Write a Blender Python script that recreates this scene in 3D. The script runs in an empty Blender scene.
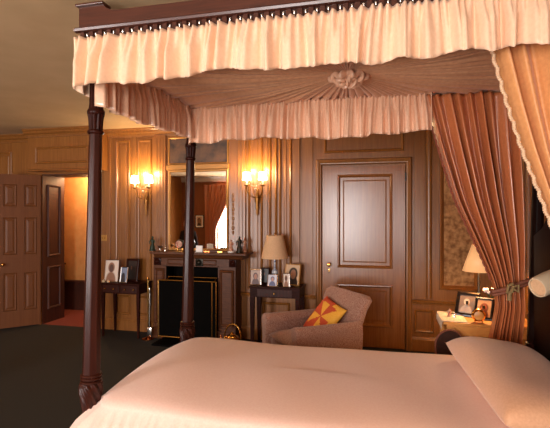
import bpy, bmesh, math, random
from mathutils import Matrix, Vector, Euler
random.seed(7)
PI = math.pi
C = bpy.context.scene.collection
# ------------------------------------------------------------------ camera
F = 450.0; TH = math.radians(13.98); CT, ST = math.cos(TH), math.sin(TH); H = 1.65
cam = bpy.data.cameras.new('camera'); cam.sensor_width = 36; cam.lens = 36*F/550
co = bpy.data.objects.new('camera', cam); C.objects.link(co)
co.location = (0, 0, H); co.rotation_euler = (PI/2, 0, TH); cam.clip_start = .05
bpy.context.scene.camera = co
def at(px, py, Y):                       # where a sight line meets the vertical plane y = Y
    v = (px-275)/F; t = Y/(CT+v*ST)
    return Vector((t*(-ST+v*CT), Y, H+(214-py)*t/F))
def wx(px, Y): return at(px, 0, Y).x
D = 5.7                                  # back wall
# ------------------------------------------------------------------ materials
def srgb(r, g, b):
    f = lambda c: (c/255/12.92) if c/255 <= .04045 else ((c/255+.055)/1.055)**2.4
    return (f(r), f(g), f(b), 1)
def mat(name, col, rough=.5, metal=0, **kw):
    m = bpy.data.materials.new(name); m.use_nodes = True
    b = m.node_tree.nodes['Principled BSDF']
    b.inputs['Base Color'].default_value = col; b.inputs['Roughness'].default_value = rough
    b.inputs['Metallic'].default_value = metal
    for k, v in kw.items(): b.inputs[k.replace('_', ' ')].default_value = v
    return m
def nodes(m): return m.node_tree.nodes, m.node_tree.links, m.node_tree.nodes['Principled BSDF']
def wood(name, c1, c2, rough=.35, grain=(14, 14, .9), bump=.06, coat=0):
    m = mat(name, c1, rough); N, L, b = nodes(m)
    tc = N.new('ShaderNodeTexCoord'); mp = N.new('ShaderNodeMapping'); mp.inputs['Scale'].default_value = grain
    nz = N.new('ShaderNodeTexNoise'); nz.inputs['Scale'].default_value = 3; nz.inputs['Detail'].default_value = 6
    nz.inputs['Distortion'].default_value = .6
    cr = N.new('ShaderNodeValToRGB'); cr.color_ramp.elements[0].position = .3; cr.color_ramp.elements[1].position = .7
    cr.color_ramp.elements[0].color = c1; cr.color_ramp.elements[1].color = c2
    L.new(tc.outputs['Object'], mp.inputs['Vector']); L.new(mp.outputs['Vector'], nz.inputs['Vector'])
    L.new(nz.outputs['Fac'], cr.inputs['Fac']); L.new(cr.outputs['Color'], b.inputs['Base Color'])
    bp = N.new('ShaderNodeBump'); bp.inputs['Strength'].default_value = bump; bp.inputs['Distance'].default_value = .01
    L.new(nz.outputs['Fac'], bp.inputs['Height']); L.new(bp.outputs['Normal'], b.inputs['Normal'])
    b.inputs['Coat Weight'].default_value = coat; b.inputs['Coat Roughness'].default_value = .2
    return m
def mottled(name, c1, c2, scale=40, rough=.8, bump=.1, sheen=0, detail=4):
    m = mat(name, c1, rough); N, L, b = nodes(m)
    tc = N.new('ShaderNodeTexCoord'); nz = N.new('ShaderNodeTexNoise'); nz.inputs['Scale'].default_value = scale
    nz.inputs['Detail'].default_value = detail
    cr = N.new('ShaderNodeValToRGB'); cr.color_ramp.elements[0].position = .35; cr.color_ramp.elements[1].position = .65
    cr.color_ramp.elements[0].color = c1; cr.color_ramp.elements[1].color = c2
    L.new(tc.outputs['Object'], nz.inputs['Vector']); L.new(nz.outputs['Fac'], cr.inputs['Fac'])
    L.new(cr.outputs['Color'], b.inputs['Base Color'])
    bp = N.new('ShaderNodeBump'); bp.inputs['Strength'].default_value = bump; bp.inputs['Distance'].default_value = .005
    L.new(nz.outputs['Fac'], bp.inputs['Height']); L.new(bp.outputs['Normal'], b.inputs['Normal'])
    b.inputs['Sheen Weight'].default_value = sheen
    return m
def emis(name, col, s):
    return mat(name, col, .5, Emission_Color=col, Emission_Strength=s)
def portrait(name, bg, fg, skin, hx=.5, hz=.62, hr=.16):     # a head-and-shoulders photograph, in generated coordinates
    m = mat(name, bg, .35); N, L, b = nodes(m)
    tc = N.new('ShaderNodeTexCoord')
    def blob(cx, cz, rx, rz):
        mp = N.new('ShaderNodeMapping'); mp.inputs['Location'].default_value = (-cx/rx, 0, -cz/rz)
        mp.inputs['Scale'].default_value = (1/rx, 0, 1/rz); L.new(tc.outputs['Generated'], mp.inputs['Vector'])
        ln = N.new('ShaderNodeVectorMath'); ln.operation = 'LENGTH'; L.new(mp.outputs['Vector'], ln.inputs[0])
        mr = N.new('ShaderNodeMapRange'); mr.inputs['From Min'].default_value = 1.1; mr.inputs['From Max'].default_value = .9
        L.new(ln.outputs['Value'], mr.inputs['Value']); return mr.outputs['Result']
    cur = None
    for fac, col in ((blob(hx, .0, .38, .45), fg), (blob(hx, hz+.04, hr*1.25, hr*1.2), fg), (blob(hx, hz, hr*.8, hr*.95), skin)):
        mx = N.new('ShaderNodeMixRGB'); L.new(fac, mx.inputs['Fac']); mx.inputs['Color2'].default_value = col
        if cur: L.new(cur, mx.inputs['Color1'])
        else: mx.inputs['Color1'].default_value = bg
        cur = mx.outputs['Color']
    L.new(cur, b.inputs['Base Color']); return m
M = {}
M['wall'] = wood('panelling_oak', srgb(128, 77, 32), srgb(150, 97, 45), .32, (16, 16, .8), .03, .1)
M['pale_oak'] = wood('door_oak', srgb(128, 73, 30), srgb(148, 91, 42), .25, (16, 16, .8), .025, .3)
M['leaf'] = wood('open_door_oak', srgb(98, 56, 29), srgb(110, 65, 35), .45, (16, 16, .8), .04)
M['frieze'] = wood('mantel_oak', srgb(74, 40, 22), srgb(100, 58, 32), .4, (3, 16, 16), .1)
M['mahogany'] = wood('bed_mahogany', srgb(42, 17, 11), srgb(64, 27, 17), .36, (20, 20, 1.2), .05, .1)
M['rail'] = wood('rail_mahogany', srgb(62, 30, 20), srgb(86, 44, 30), .35, (1.2, 20, 20), .05, .2)
M['dark'] = wood('dark_mahogany', srgb(36, 14, 9), srgb(56, 22, 14), .38, (6, 20, 20), .05, .05)
M['shaded_mahogany'] = wood('bed_mahogany_shaded', srgb(22, 9, 6), srgb(32, 14, 9), .45)  # bed mahogany darkened, the shade at the head end put into the colour
for k_, v_ in (('dark', .07), ('mahogany', .2), ('shaded_mahogany', .1), ('frieze', .2), ('leaf', .25)): nodes(M[k_])[2].inputs['Specular IOR Level'].default_value = v_
M['hall_dado'] = wood('hall_dado_wood', srgb(64, 30, 18), srgb(82, 40, 24), .6)
M['ceiling'] = mottled('ceiling_plaster', srgb(192, 160, 118), srgb(200, 168, 126), 3, .85, .02)
M['carpet'] = mottled('green_carpet', srgb(27, 23, 15), srgb(36, 31, 20), 220, .95, .3, 0)
M['red_carpet'] = mottled('hall_carpet', srgb(120, 50, 34), srgb(140, 62, 42), 200, .95, .3)
M['hall_paper'] = mottled('hall_wallpaper', srgb(214, 150, 84), srgb(224, 164, 98), 9, .7, .02)
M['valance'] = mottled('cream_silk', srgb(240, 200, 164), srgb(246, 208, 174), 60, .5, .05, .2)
M['inner'] = mottled('cream_silk_shaded', srgb(228, 178, 144), srgb(236, 190, 156), 60, .28, .12, 0)  # valance silk toned down, weaker light under the canopy put into the colour
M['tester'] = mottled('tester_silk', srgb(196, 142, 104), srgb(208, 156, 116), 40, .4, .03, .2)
M['curtain'] = mottled('rose_silk', srgb(186, 106, 62), srgb(196, 118, 74), 60, .28, .1, 0)
M['curtain_gold'] = mottled('gold_silk', srgb(214, 146, 88), srgb(224, 158, 98), 60, .45, .04, .2)
for k_ in ('inner', 'curtain'): nodes(M[k_])[2].inputs['Specular IOR Level'].default_value = .9
M['fringe'] = mottled('fringe_cotton', srgb(216, 176, 138), srgb(232, 198, 160), 120, .8, .2)
M['dark_fringe'] = mottled('dark_fringe_cotton', srgb(120, 56, 36), srgb(140, 70, 46), 120, .8, .2)
M['tassel'] = mottled('olive_cord', srgb(124, 98, 58), srgb(146, 118, 74), 90, .7, .2)
M['sconce'] = mat('old_brass', srgb(150, 104, 56), .4, 1)
M['tie'] = mottled('tie_cord', srgb(112, 58, 38), srgb(134, 76, 50), 90, .7, .2)
M['coverlet'] = mottled('peach_coverlet', srgb(240, 200, 182), srgb(244, 208, 190), 90, .75, .06, .3)
M['pillow'] = mottled('peach_pillow_shaded', srgb(214, 160, 120), srgb(222, 170, 130), 90, .75, .06, .3)  # coverlet peach darkened to stand in for shade on the pillow
M['brass'] = mat('polished_brass', srgb(214, 160, 84), .22, 1)
M['gilt'] = mat('gilt_wood', srgb(176, 124, 62), .4, .35)
M['copper'] = mat('copper', srgb(206, 124, 70), .2, 1)
M['black'] = mat('black_iron', srgb(9, 7, 6), .7, 0, Specular_IOR_Level=.03)
M['blackframe'] = mat('black_lacquer', srgb(24, 16, 14), .25)
M['glass_mirror'] = mat('mirror_silver', (.86, .84, .80, 1), .015, 1)
M['white'] = mat('white_card', srgb(240, 236, 230), .6)
M['silver'] = mat('silver', srgb(220, 216, 210), .22, 1)
M['shade_glow'] = emis('lit_silk_shade', (1, .82, .55, 1), 24)
M['shade_tan'] = mottled('tan_lampshade', srgb(204, 164, 124), srgb(214, 174, 134), 80, .8, .05)
M['shade_lit'] = emis('warm_lampshade', (.9, .48, .20, 1), .4)
M['white_glaze'] = mat('cream_enamel', srgb(206, 184, 152), .35)
M['blue_china'] = mottled('blue_white_china', srgb(70, 84, 120), srgb(226, 224, 220), 45, .2, .0)
M['bronze'] = mat('dark_bronze', srgb(46, 40, 30), .35, .6)
M['verdigris'] = mat('green_bronze', srgb(44, 56, 44), .4, .4)
M['terracotta'] = mottled('painted_figure', srgb(150, 70, 40), srgb(214, 170, 140), 40, .5, .0)
M['chair'] = mottled('tweed_upholstery', srgb(124, 74, 52), srgb(182, 142, 122), 150, .9, .35, .2, 2)
M['velvet'] = mottled('dark_velvet', srgb(40, 18, 9), srgb(56, 26, 13), 60, .9, .1, .1)
M['yellow'] = mottled('yellow_cotton', srgb(232, 164, 48), srgb(240, 180, 66), 90, .8, .05)
M['red'] = mottled('brick_red_cotton', srgb(190, 66, 30), srgb(204, 80, 40), 90, .8, .05)
M['lace'] = mottled('ivory_lace', srgb(206, 178, 150), srgb(244, 226, 204), 70, .8, .15)
M['tan_wood'] = wood('satinwood', srgb(206, 138, 66), srgb(220, 156, 82), .35, (3, 12, 12), .03)
M['tapestry'] = mottled('woven_tapestry', srgb(128, 82, 42), srgb(196, 142, 88), 16, .9, .1, 0, 3)
M['oil'] = mottled('old_oil_painting', srgb(52, 34, 22), srgb(112, 76, 46), 6, .45, .05)
M['clothes'] = mat('dark_wool', srgb(24, 18, 18), .9)
M['skin'] = mat('skin', srgb(196, 146, 116), .6)
M['hair'] = mat('dark_hair', srgb(26, 18, 14), .6)
M['petal'] = mottled('white_petals', srgb(236, 220, 214), srgb(246, 236, 232), 40, .7, 0)
M['leafgreen'] = mat('leaf_green', srgb(60, 74, 40), .6)
M['rear_wood'] = wood('rear_panelling', srgb(128, 72, 40), srgb(146, 86, 50), .4)
M['white_paint'] = mat('white_paint', srgb(236, 232, 226), .5)
M['plate'] = mat('switch_plate', srgb(190, 140, 70), .35, .6)
# ------------------------------------------------------------------ mesh kit
class MB:
    def __init__(s): s.b = bmesh.new()
    def _m(s, vs, mtx):
        if mtx is not None:
            for v in vs: v.co = mtx @ v.co
    def box(s, x0, x1, y0, y1, z0, z1, bev=0, mtx=None):
        r = bmesh.ops.create_cube(s.b, size=1)['verts']
        for v in r: v.co = Vector(((x0+x1)/2+v.co.x*(x1-x0), (y0+y1)/2+v.co.y*(y1-y0), (z0+z1)/2+v.co.z*(z1-z0)))
        if bev:
            es = list({e for v in r for e in v.link_edges})
            o = bmesh.ops.bevel(s.b, geom=es, offset=bev, segments=2, affect='EDGES', profile=.5)
            r = list({v for f in o['faces'] for v in f.verts} | {v for v in r if v.is_valid})
        s._m(r, mtx); return s
    def rings(s, rings, close=True, cap0=False, cap1=False, mtx=None):
        R = [[s.b.verts.new(Vector(p)) for p in ring] for ring in rings]; n = len(R[0])
        for i in range(len(R)-1):
            for j in range(n if close else n-1):
                a, b_, c, d = R[i][j], R[i][(j+1) % n], R[i+1][(j+1) % n], R[i+1][j]
                try: s.b.faces.new((a, b_, c, d))
                except ValueError: pass
        if cap0: s.b.faces.new(list(reversed(R[0])))
        if cap1: s.b.faces.new(R[-1])
        s._m([v for r in R for v in r], mtx); return s
    def lathe(s, prof, n=24, flute=0, nf=0, twist=0, mtx=None, sx=1, sy=1):
        rg = []
        for k, (r, z) in enumerate(prof):
            ring = []
            for j in range(n):
                a = 2*PI*j/n; rr = r*(1+flute*math.cos(nf*(a+twist*z))) if flute else r
                ring.append((rr*math.cos(a)*sx, rr*math.sin(a)*sy, z))
            rg.append(ring)
        return s.rings(rg, True, True, True, mtx)
    def tube(s, pts, r, n=8, mtx=None):
        pts = [Vector(p) for p in pts]; rg = []
        up = Vector((0, 0, 1)); prev = None
        for i, p in enumerate(pts):
            t = (pts[min(i+1, len(pts)-1)]-pts[max(i-1, 0)]).normalized()
            a = t.cross(up) if prev is None else prev - t*prev.dot(t)
            if a.length < 1e-4: a = t.cross(Vector((1, 0, 0)))
            a.normalize(); prev = a; b_ = t.cross(a)
            rr = r[i] if isinstance(r, (list, tuple)) else r
            rg.append([p+a*rr*math.cos(2*PI*j/n)+b_*rr*math.sin(2*PI*j/n) for j in range(n)])
        return s.rings(rg, True, True, True, mtx)
    def ball(s, c, r, mtx=None, sub=3):
        r = r if isinstance(r, (list, tuple)) else (r, r, r)
        vs = bmesh.ops.create_icosphere(s.b, subdivisions=sub, radius=1)['verts']
        for v in vs: v.co = Vector(c)+Vector((v.co.x*r[0], v.co.y*r[1], v.co.z*r[2]))
        s._m(vs, mtx); return s
    def panel(s, x0, x1, z0, z1, Y, prof, fill=True, mtx=None):   # a moulding run round a rectangle on the plane y = Y, facing -y
        rg = [[(x0+a, Y-d, z0+a), (x1-a, Y-d, z0+a), (x1-a, Y-d, z1-a), (x0+a, Y-d, z1-a)] for a, d in prof]
        return s.rings(rg, True, False, fill, mtx)
    def prism(s, poly, y0, y1, mtx=None):                          # polygon in x,z
        return s.rings([[(x, y0, z) for x, z in poly], [(x, y1, z) for x, z in poly]], True, True, True, mtx)
    def extr_x(s, prof, x0, x1, mtx=None):                         # profile in y,z
        return s.rings([[(x0, y, z) for y, z in prof], [(x1, y, z) for y, z in prof]], True, True, True, mtx)
    def extr_y(s, prof, y0, y1, mtx=None):
        return s.rings([[(x, y0, z) for x, z in prof], [(x, y1, z) for x, z in prof]], True, True, True, mtx)
def build(name, mb, m, parent=None, smooth=False, angle=40, solid=0, sub=0, shift=None, bev=0):
    bm = mb.b
    if shift is not None: bmesh.ops.translate(bm, verts=bm.verts, vec=-Vector(shift))
    bmesh.ops.recalc_face_normals(bm, faces=bm.faces)
    me = bpy.data.meshes.new(name); bm.to_mesh(me); bm.free()
    ms = m if isinstance(m, list) else [m]
    for x in ms: me.materials.append(x)
    if smooth:
        me.polygons.foreach_set('use_smooth', [True]*len(me.polygons))
        if angle < 180: me.set_sharp_from_angle(angle=math.radians(angle))
    o = bpy.data.objects.new(name, me); C.objects.link(o)
    if parent: o.parent = parent
    if bev:
        md = o.modifiers.new('bevel', 'BEVEL'); md.width = bev; md.segments = 2; md.limit_method = 'ANGLE'
    if solid:
        md = o.modifiers.new('solid', 'SOLIDIFY'); md.thickness = solid; md.offset = 0
    if sub:
        md = o.modifiers.new('sub', 'SUBSURF'); md.levels = sub; md.render_levels = sub
    return o
def tag(o, label, cat, group=None):
    o['label'] = label; o['category'] = cat
    if group: o['group'] = group
    return o
def thing(name, label, cat, loc=(0, 0, 0), rz=0, group=None):
    o = bpy.data.objects.new(name, None); C.objects.link(o); o.empty_display_size = .1
    o.location = loc; o.rotation_euler = (0, 0, rz)
    return tag(o, label, cat, group)
def struct(name, mb, m, **k):
    o = build(name, mb, m, **k); o['kind'] = 'structure'; return o
def copy_tree(o, parent=None):
    c = o.copy(); C.objects.link(c)
    if parent: c.parent = parent
    for ch in list(o.children): copy_tree(ch, c)
    return c
def T(x, y, z): return Matrix.Translation((x, y, z))
def R(a, ax): return Matrix.Rotation(a, 4, ax)
BOL = [(0, 0), (.004, .014), (.014, .022), (.026, .016), (.034, .004), (.036, -.004)]   # bolection moulding
FIELD = BOL + [(.06, -.004), (.075, .006)]
# ------------------------------------------------------------------ the room
X0, X1, YR, ZC = -6.6, 1.35, -2.4, 2.85
DL, DR, DT = -5.02, -4.02, 2.245              # doorway
mb = MB(); mb.box(X0, X1, YR, D, -.1, 0); struct('floor', mb, M['carpet'])
mb = MB(); mb.box(X0, X1, YR, D, ZC, ZC+.1); struct('ceiling', mb, M['ceiling'])
mb = MB()
mb.box(X0, DL, D, D+.47, 0, ZC); mb.box(DR, X1, D, D+.47, 0, ZC); mb.box(DL, DR, D, D+.47, DT, ZC)
P0, P1 = .66, 2.70
def pan(a, b, z0=P0, z1=P1, prof=FIELD): mb.panel(wx(a, D), wx(b, D), z0, z1, D, prof)
for a, b in ((116, 130.5), (138, 152)): pan(a, b)
for a, b in ((248, 263), (279, 292)): pan(a, b)
pan(269, 277.5, P0, P1, BOL+[(.038, -.002)])
for a, b in ((116, 130.5), (138, 150), (262, 290), (414, 434)): pan(a, b, .22, .5, BOL)
pan(324, 404, 2.42, 2.70, BOL)
# flat pilaster strips between the panels
for a, b, d in ((105, 111, .02), (132, 136.5, .012), (155, 166.5, .03), (229.5, 246, .03), (264.5, 268, .012), (293.5, 300, .025), (301.5, 313, .012), (414.5, 425, .012)):
    mb.box(wx(a, D), wx(b, D), D-d, D, .62, 2.74, .004)
# fluting of the two big pilasters
for a in (157, 160, 163): mb.box(wx(a, D), wx(a+1.2, D), D-.036, D-.03, .7, 2.7, .002)
for a in (238.5, 242): mb.box(wx(a, D), wx(a+1.4, D), D-.04, D-.03, .7, 2.7, .003)
# half-round moulding right of the door
xc = wx(429, D); mb.lathe([(.035, .64), (.035, 2.74)], 20, mtx=T(xc, D, 0))
# carved husk drop on the pilaster beside the looking-glass
for k in range(9):
    z = 1.9-.062*k; mb.ball((wx(233.8, D), D-.032, z), (.016+.006*(k % 2), .014, .03), sub=2)
# upper-left panel beside the doorway
mb.panel(X0+.5, -5.55, .66, 2.6, D, FIELD)
struct('wall_back', mb, M['wall'])
# projecting head over the doorway
mb = MB(); bx0, bx1 = wx(28, 5.4), wx(95, 5.4)
mb.box(bx0, bx1, 5.4, D, 2.265, ZC); mb.panel(bx0+.13, bx1-.1, 2.36, 2.60, 5.4, BOL+[(.04, -.002)])
mb.extr_x([(5.4, 2.255), (5.372, 2.262), (5.372, 2.276), (5.4, 2.29)], bx0-.02, bx1+.02)
struct('trim_1', mb, M['wall'])
# cornices
def crown(mbx, x0, x1, Y):
    mbx.extr_x([(Y, 2.735), (Y-.012, 2.74), (Y-.014, 2.752), (Y-.022, 2.756), (Y-.03, 2.775), (Y-.055, 2.79), (Y-.062, 2.80), (Y-.062, 2.815),
                (Y-.085, 2.835), (Y-.09, ZC), (Y, ZC)], x0, x1)
mb = MB(); crown(mb, X0, bx0, D); crown(mb, bx1, X1, D); crown(mb, bx0-.03, bx1+.03, 5.4); struct('trim_2', mb, M['wall'])
# chair rail, baseboard
def run(mbx, prof, a, b): mbx.extr_x([(D-d, z) for d, z in prof], a, b)
RAIL = [(0, .555), (.02, .56), (.022, .575), (.038, .585), (.042, .6), (.03, .612), (0, .616)]
BASE = [(0, 0), (.028, 0), (.028, .135), (.018, .15), (.012, .165), (0, .168)]
d2l, d2r = wx(316, D), wx(412, D)
mb = MB()
for a, b in ((DR+.02, wx(154, D)), (wx(236, D), d2l), (d2r, X1)): run(mb, RAIL, a, b)
struct('trim_3', mb, M['wall'])
mb = MB()
for a, b in ((X0, DL-.0), (DR+.0, wx(154, D)), (wx(236, D), d2l), (d2r, X1)): run(mb, BASE, a, b)
struct('baseboard_back', mb, M['wall'])
# left, right and rear walls
mb = MB(); mb.box(X0-.1, X0, YR, D, 0, ZC); struct('wall_left', mb, M['wall'])
mb = MB(); mb.box(X1, X1+.1, YR, D, 0, ZC)
for y0 in (4.3, 5.0): mb.panel(-y0-.6, -y0, .66, 2.6, 0, FIELD, mtx=Matrix(((0, 1, 0, X1), (-1, 0, 0, 0), (0, 0, 1, 0), (0, 0, 0, 1))))
struct('wall_right', mb, M['wall'])
WIN = [(-5.39, -4.0, .35, 2.55), (-1.95, -.65, .35, 2.5), (.2, 1.2, .35, 2.5)]
mb = MB(); xs = [X0]
for a, b, z0, z1 in WIN:
    mb.box(xs[-1], a, YR-.2, YR, 0, ZC); mb.box(a, b, YR-.2, YR, 0, z0); mb.box(a, b, YR-.2, YR, z1, ZC); xs.append(b)
mb.box(xs[-1], X1, YR-.2, YR, 0, ZC)
struct('wall_rear', mb, M['rear_wood'])
for i, (a, b, z0, z1) in enumerate(WIN):
    mb = MB(); y0, y1 = YR-.12, YR-.07
    mb.box(a, a+.05, y0, y1, z0, z1); mb.box(b-.05, b, y0, y1, z0, z1); mb.box(a, b, y0, y1, z0, z0+.06); mb.box(a, b, y0, y1, z1-.05, z1)
    mb.box(a, b, y0, y1, (z0+z1)/2-.02, (z0+z1)/2+.02); mb.box((a+b)/2-.012, (a+b)/2+.012, y0, y1, z0, z1)
    struct('window_%d' % (i+1), mb, M['white_paint'])
mb = MB(); mb.extr_x([(YR, 2.70), (YR+.03, 2.72), (YR+.05, 2.80), (YR+.09, ZC), (YR, ZC)], X0, X1); struct('trim_8', mb, M['white_paint'])
# hallway behind the open door
HY = 6.72
mb = MB(); mb.box(-7.2, -3.0, D+.47, HY+.1, -.1, 0); mb.box(DL, DR, D, D+.47, -.1, 0); struct('floor_hallway', mb, M['red_carpet'])
mb = MB(); mb.box(-7.2, -3.0, HY, HY+.1, 0, 2.9); struct('wall_hallway', mb, M['hall_paper'])
mb = MB(); mb.box(-7.2, -3.0, D+.47, HY, 2.75, 2.85); struct('ceiling_hallway', mb, M['ceiling'])
mb = MB(); mb.box(-7.2, -3.0, HY-.03, HY, 0, .47); mb.extr_x([(HY, .46), (HY-.05, .47), (HY-.05, .5), (HY, .51)], -7.2, -3.0); struct('trim_4', mb, M['hall_dado'])
mb = MB(); mb.extr_x([(HY, 2.27), (HY-.03, 2.29), (HY-.04, 2.31), (HY, 2.33)], -7.2, -3.0); struct('trim_5', mb, M['hall_paper'])
mb = MB(); mb.box(-7.3, -7.2, D+.47, HY, 0, 2.85); struct('wall_hallway_end', mb, M['hall_paper'])
mb = MB(); mb.box(-3.0, -2.9, D+.47, HY, 0, 2.85); struct('wall_hallway_far_end', mb, M['hall_paper'])
# doorway lining with two sunk panels
mb = MB(); jm = Matrix(((0, -1, 0, DL), (1, 0, 0, 0), (0, 0, 1, 0), (0, 0, 0, 1)))
mb.box(DL, DL+.012, D, D+.47, 0, DT)
for z0, z1 in ((.2, .85), (1.0, 2.1)): mb.panel(D+.1, D+.38, z0, z1, -.013, BOL, mtx=jm)
mb.box(DR-.012, DR, D, D+.47, 0, DT); mb.box(DL, DR, D, D+.47, DT-.012, DT)
struct('trim_6', mb, M['hall_dado'])
# open door leaf
hinge = Vector((DL-.01, D-.02, 0)); ang = math.atan2(5.317-5.7, -5.368+5.02)
LW = .53; lm = T(*hinge) @ R(ang, 'Z')
mb = MB(); z0, z1 = .015, 2.225
cols = ((.05, .215), (.305, .48)); rows = ((.25, .80), (1.06, 1.60), (1.76, 2.08))
dd = .042
mb.box(0, LW, .012, dd-.012, z0, z1, mtx=lm)
for side in (0, 1):
    ya, yb = (0, .013) if side == 0 else (dd-.013, dd)
    for a, b in ((0, cols[0][0]), (cols[0][1], cols[1][0]), (cols[1][1], LW)): mb.box(a, b, ya, yb, z0, z1, mtx=lm)
    zz = [z0]+[z for r in rows for z in r]+[z1]
    for i in range(0, len(zz), 2):
        for c in cols: mb.box(c[0], c[1], ya, yb, zz[i], zz[i+1], mtx=lm)
PAN = [(0, 0), (.012, .008), (.02, .002), (.03, .0), (.055, .009)]
fl = lm @ R(PI, 'Z')                                             # face looking the other way
for c in cols:
    for r in rows:
        mb.panel(c[0], c[1], r[0], r[1], .0125, PAN, mtx=lm)
        mb.panel(-c[1], -c[0], r[0], r[1], -(dd-.0125), PAN, mtx=fl)
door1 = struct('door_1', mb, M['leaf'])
mb = MB()
for sgn, y in ((-1, 0), (1, dd)):
    mb.tube([(LW-.045, y, .93), (LW-.045, y+sgn*.035, .93)], .009, 8, lm); mb.ball((LW-.045, y+sgn*.05, .93), (.024, .018, .024), lm)
build('door_handle', mb, M['brass'], door1, True)
# the second door, shut
a, b = wx(323, D), wx(405, D); zt = at(364, 166.3, D).z
mb = MB()
px0, px1 = wx(338.5, D), wx(391.5, D); q = .018
zs = [.012, .25, .74, .90, 1.055, 2.13, zt]; zs = [.012, .27, .765, .99, 2.13, zt]
mb.box(a, px0, D-q-.012, D, .012, zt); mb.box(px1, b, D-q-.012, D, .012, zt); mb.box(px0, px1, D-.014, D, .012, zt)
for i in (0, 2, 4): mb.box(px0, px1, D-q-.012, D, zs[i], zs[i+1])
for i in (1, 3): mb.panel(px0-.012, px1+.012, zs[i]-.012, zs[i+1]+.012, D-q-.012, [(0, 0), (.006, .012), (.018, .014), (.03, .0), (.036, -.014), (.07, -.014), (.085, -.008)])
door2 = struct('door_2', mb, M['pale_oak'])
kx, kz = wx(329.5, D), at(328.5, 264, D).z
mb = MB(); kp = R(PI/2, 'X')
mb.lathe([(.016, 0), (.016, .004), (.008, .008), (.008, .03), (.018, .036), (.026, .05), (.022, .062), (.008, .066)], 20, mtx=T(kx, D-q-.012, kz) @ kp)
build('door_handle', mb, M['brass'], door2, True)
mb = MB(); mb.lathe([(.013, 0), (.013, .004), (.003, .006)], 16, mtx=T(kx, D-q-.012, kz-.07) @ kp); mb.ball((kx, D-q-.02, kz-.09), (.007, .005, .02), sub=2)
build('keyhole_cover', mb, M['brass'], door2, True)
mb = MB(); mb.box(b-.004, b+.012, D-.06, D-.03, at(406, 176, D).z-.06, at(406, 176, D).z+.04, .003); build('hinge', mb, M['bronze'], door2)
# its casing
mb = MB(); ca, cb, cz = wx(316.5, D), wx(411.8, D), at(364, 158.5, D).z
CP = [(0, 0), (0, .03), (.012, .048), (.03, .05), (.05, .038), (.062, .036), (.07, .02), (.075, .0)]
rg = [[(ca+i, D-d, 0), (ca+i, D-d, cz-i), (cb-i, D-d, cz-i), (cb-i, D-d, 0)] for i, d in CP]
mb.rings(rg, False); struct('trim_7', mb, M['wall'], solid=.002)
# switch plate
p = at(105, 238, D); t = thing('light_switch', 'small brass light switch plate on the panelling above the left side table', 'light switch', (p.x, D-.02, p.z-.04))
mb = MB(); mb.box(-.045, .045, -.008, 0, 0, .085, .002); build('switch_plate', mb, M['plate'], t)
for s in (-.02, .02):
    mb = MB(); mb.ball((s, -.012, .042), (.007, .009, .011), sub=2); build('toggle', mb, M['brass'], t, True)
# ------------------------------------------------------------------ the bed
BX0, BX1, BN, BF = -1.626, 1.0, 2.223, 3.488
LEAN = .0207
bed = thing('four_poster_bed', 'large dark mahogany four-poster bed with a peach frilled canopy', 'bed', ((BX0+BX1)/2, (BN+BF)/2, 0))
bl = bed.location.copy()
def bpart(name, mb, m, parent=None, **k): return build(name, mb, m, parent or bed, shift=bl, **k)
def lean_m(x, y): 
    m = Matrix.Identity(4); m[0][2] = LEAN; return T(x, y, 0) @ m @ T(0, 0, -.738) if False else T(x-LEAN*.738, y, 0) @ m
def post(x, y, M_='mahogany'):
    L = lean_m(x, y)
    m1 = MB(); n = 8
    def octr(r, z): return [(r*math.cos(2*PI*(j+.5)/n), r*math.sin(2*PI*(j+.5)/n), z) for j in range(n)]
    m1.rings([octr(.05, .745), octr(.048, 1.0), octr(.042, 1.5), octr(.036, 2.105)], True, True, True, L)
    m1.rings([[(sx*.05, sy*.05, z) for sx, sy in ((-1, -1), (1, -1), (1, 1), (-1, 1))] for z in (.0, .46)], True, True, True, L)
    o = bpart('post', m1, M[M_], bev=.004)
    m2 = MB()
    vp = [(.04, .46), (.036, .5), (.04, .54), (.05, .59), (.058, .64), (.06, .68), (.054, .70)]
    fine = [(a_[0]+(c_[0]-a_[0])*k/5, a_[1]+(c_[1]-a_[1])*k/5) for a_, c_ in zip(vp, vp[1:]) for k in range(5)]+[vp[-1]]
    m2.lathe(fine, 90, .13, 9, 9, L)
    for z in (.705, .725, .742): m2.lathe([(.05, z-.009), (.057, z-.006), (.06, z), (.057, z+.006), (.05, z+.009)], 32, mtx=L)
    bpart('carved_vase', m2, M['mahogany'], o, smooth=True, angle=50)
    m3 = MB()
    m3.lathe([(.036, 2.098), (.044, 2.106), (.045, 2.116), (.038, 2.124)], 32, mtx=L)
    m3.lathe([(.034, 2.12), (.036, 2.15), (.039, 2.19), (.043, 2.21)], 64, .08, 12, 0, L)
    m3.lathe([(.04, 2.205), (.047, 2.213), (.048, 2.228), (.042, 2.24)], 32, mtx=L)
    m3.lathe([(.038, 2.238), (.035, 2.27), (.034, 2.6)], 64, .07, 12, 0, L)
    bpart('capital', m3, M['dark'], o, smooth=True, angle=50)
for x, y in ((BX0, BN), (BX0, BF), (BX1, BN), (BX1, BF)): post(x, y, 'mahogany' if x < 0 else 'shaded_mahogany')
RZ0, RZ1 = 2.645, 2.748
RN = 2.14; RX0 = wx(79, RN); RX1 = 1.12; RF = BF+.085
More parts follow.
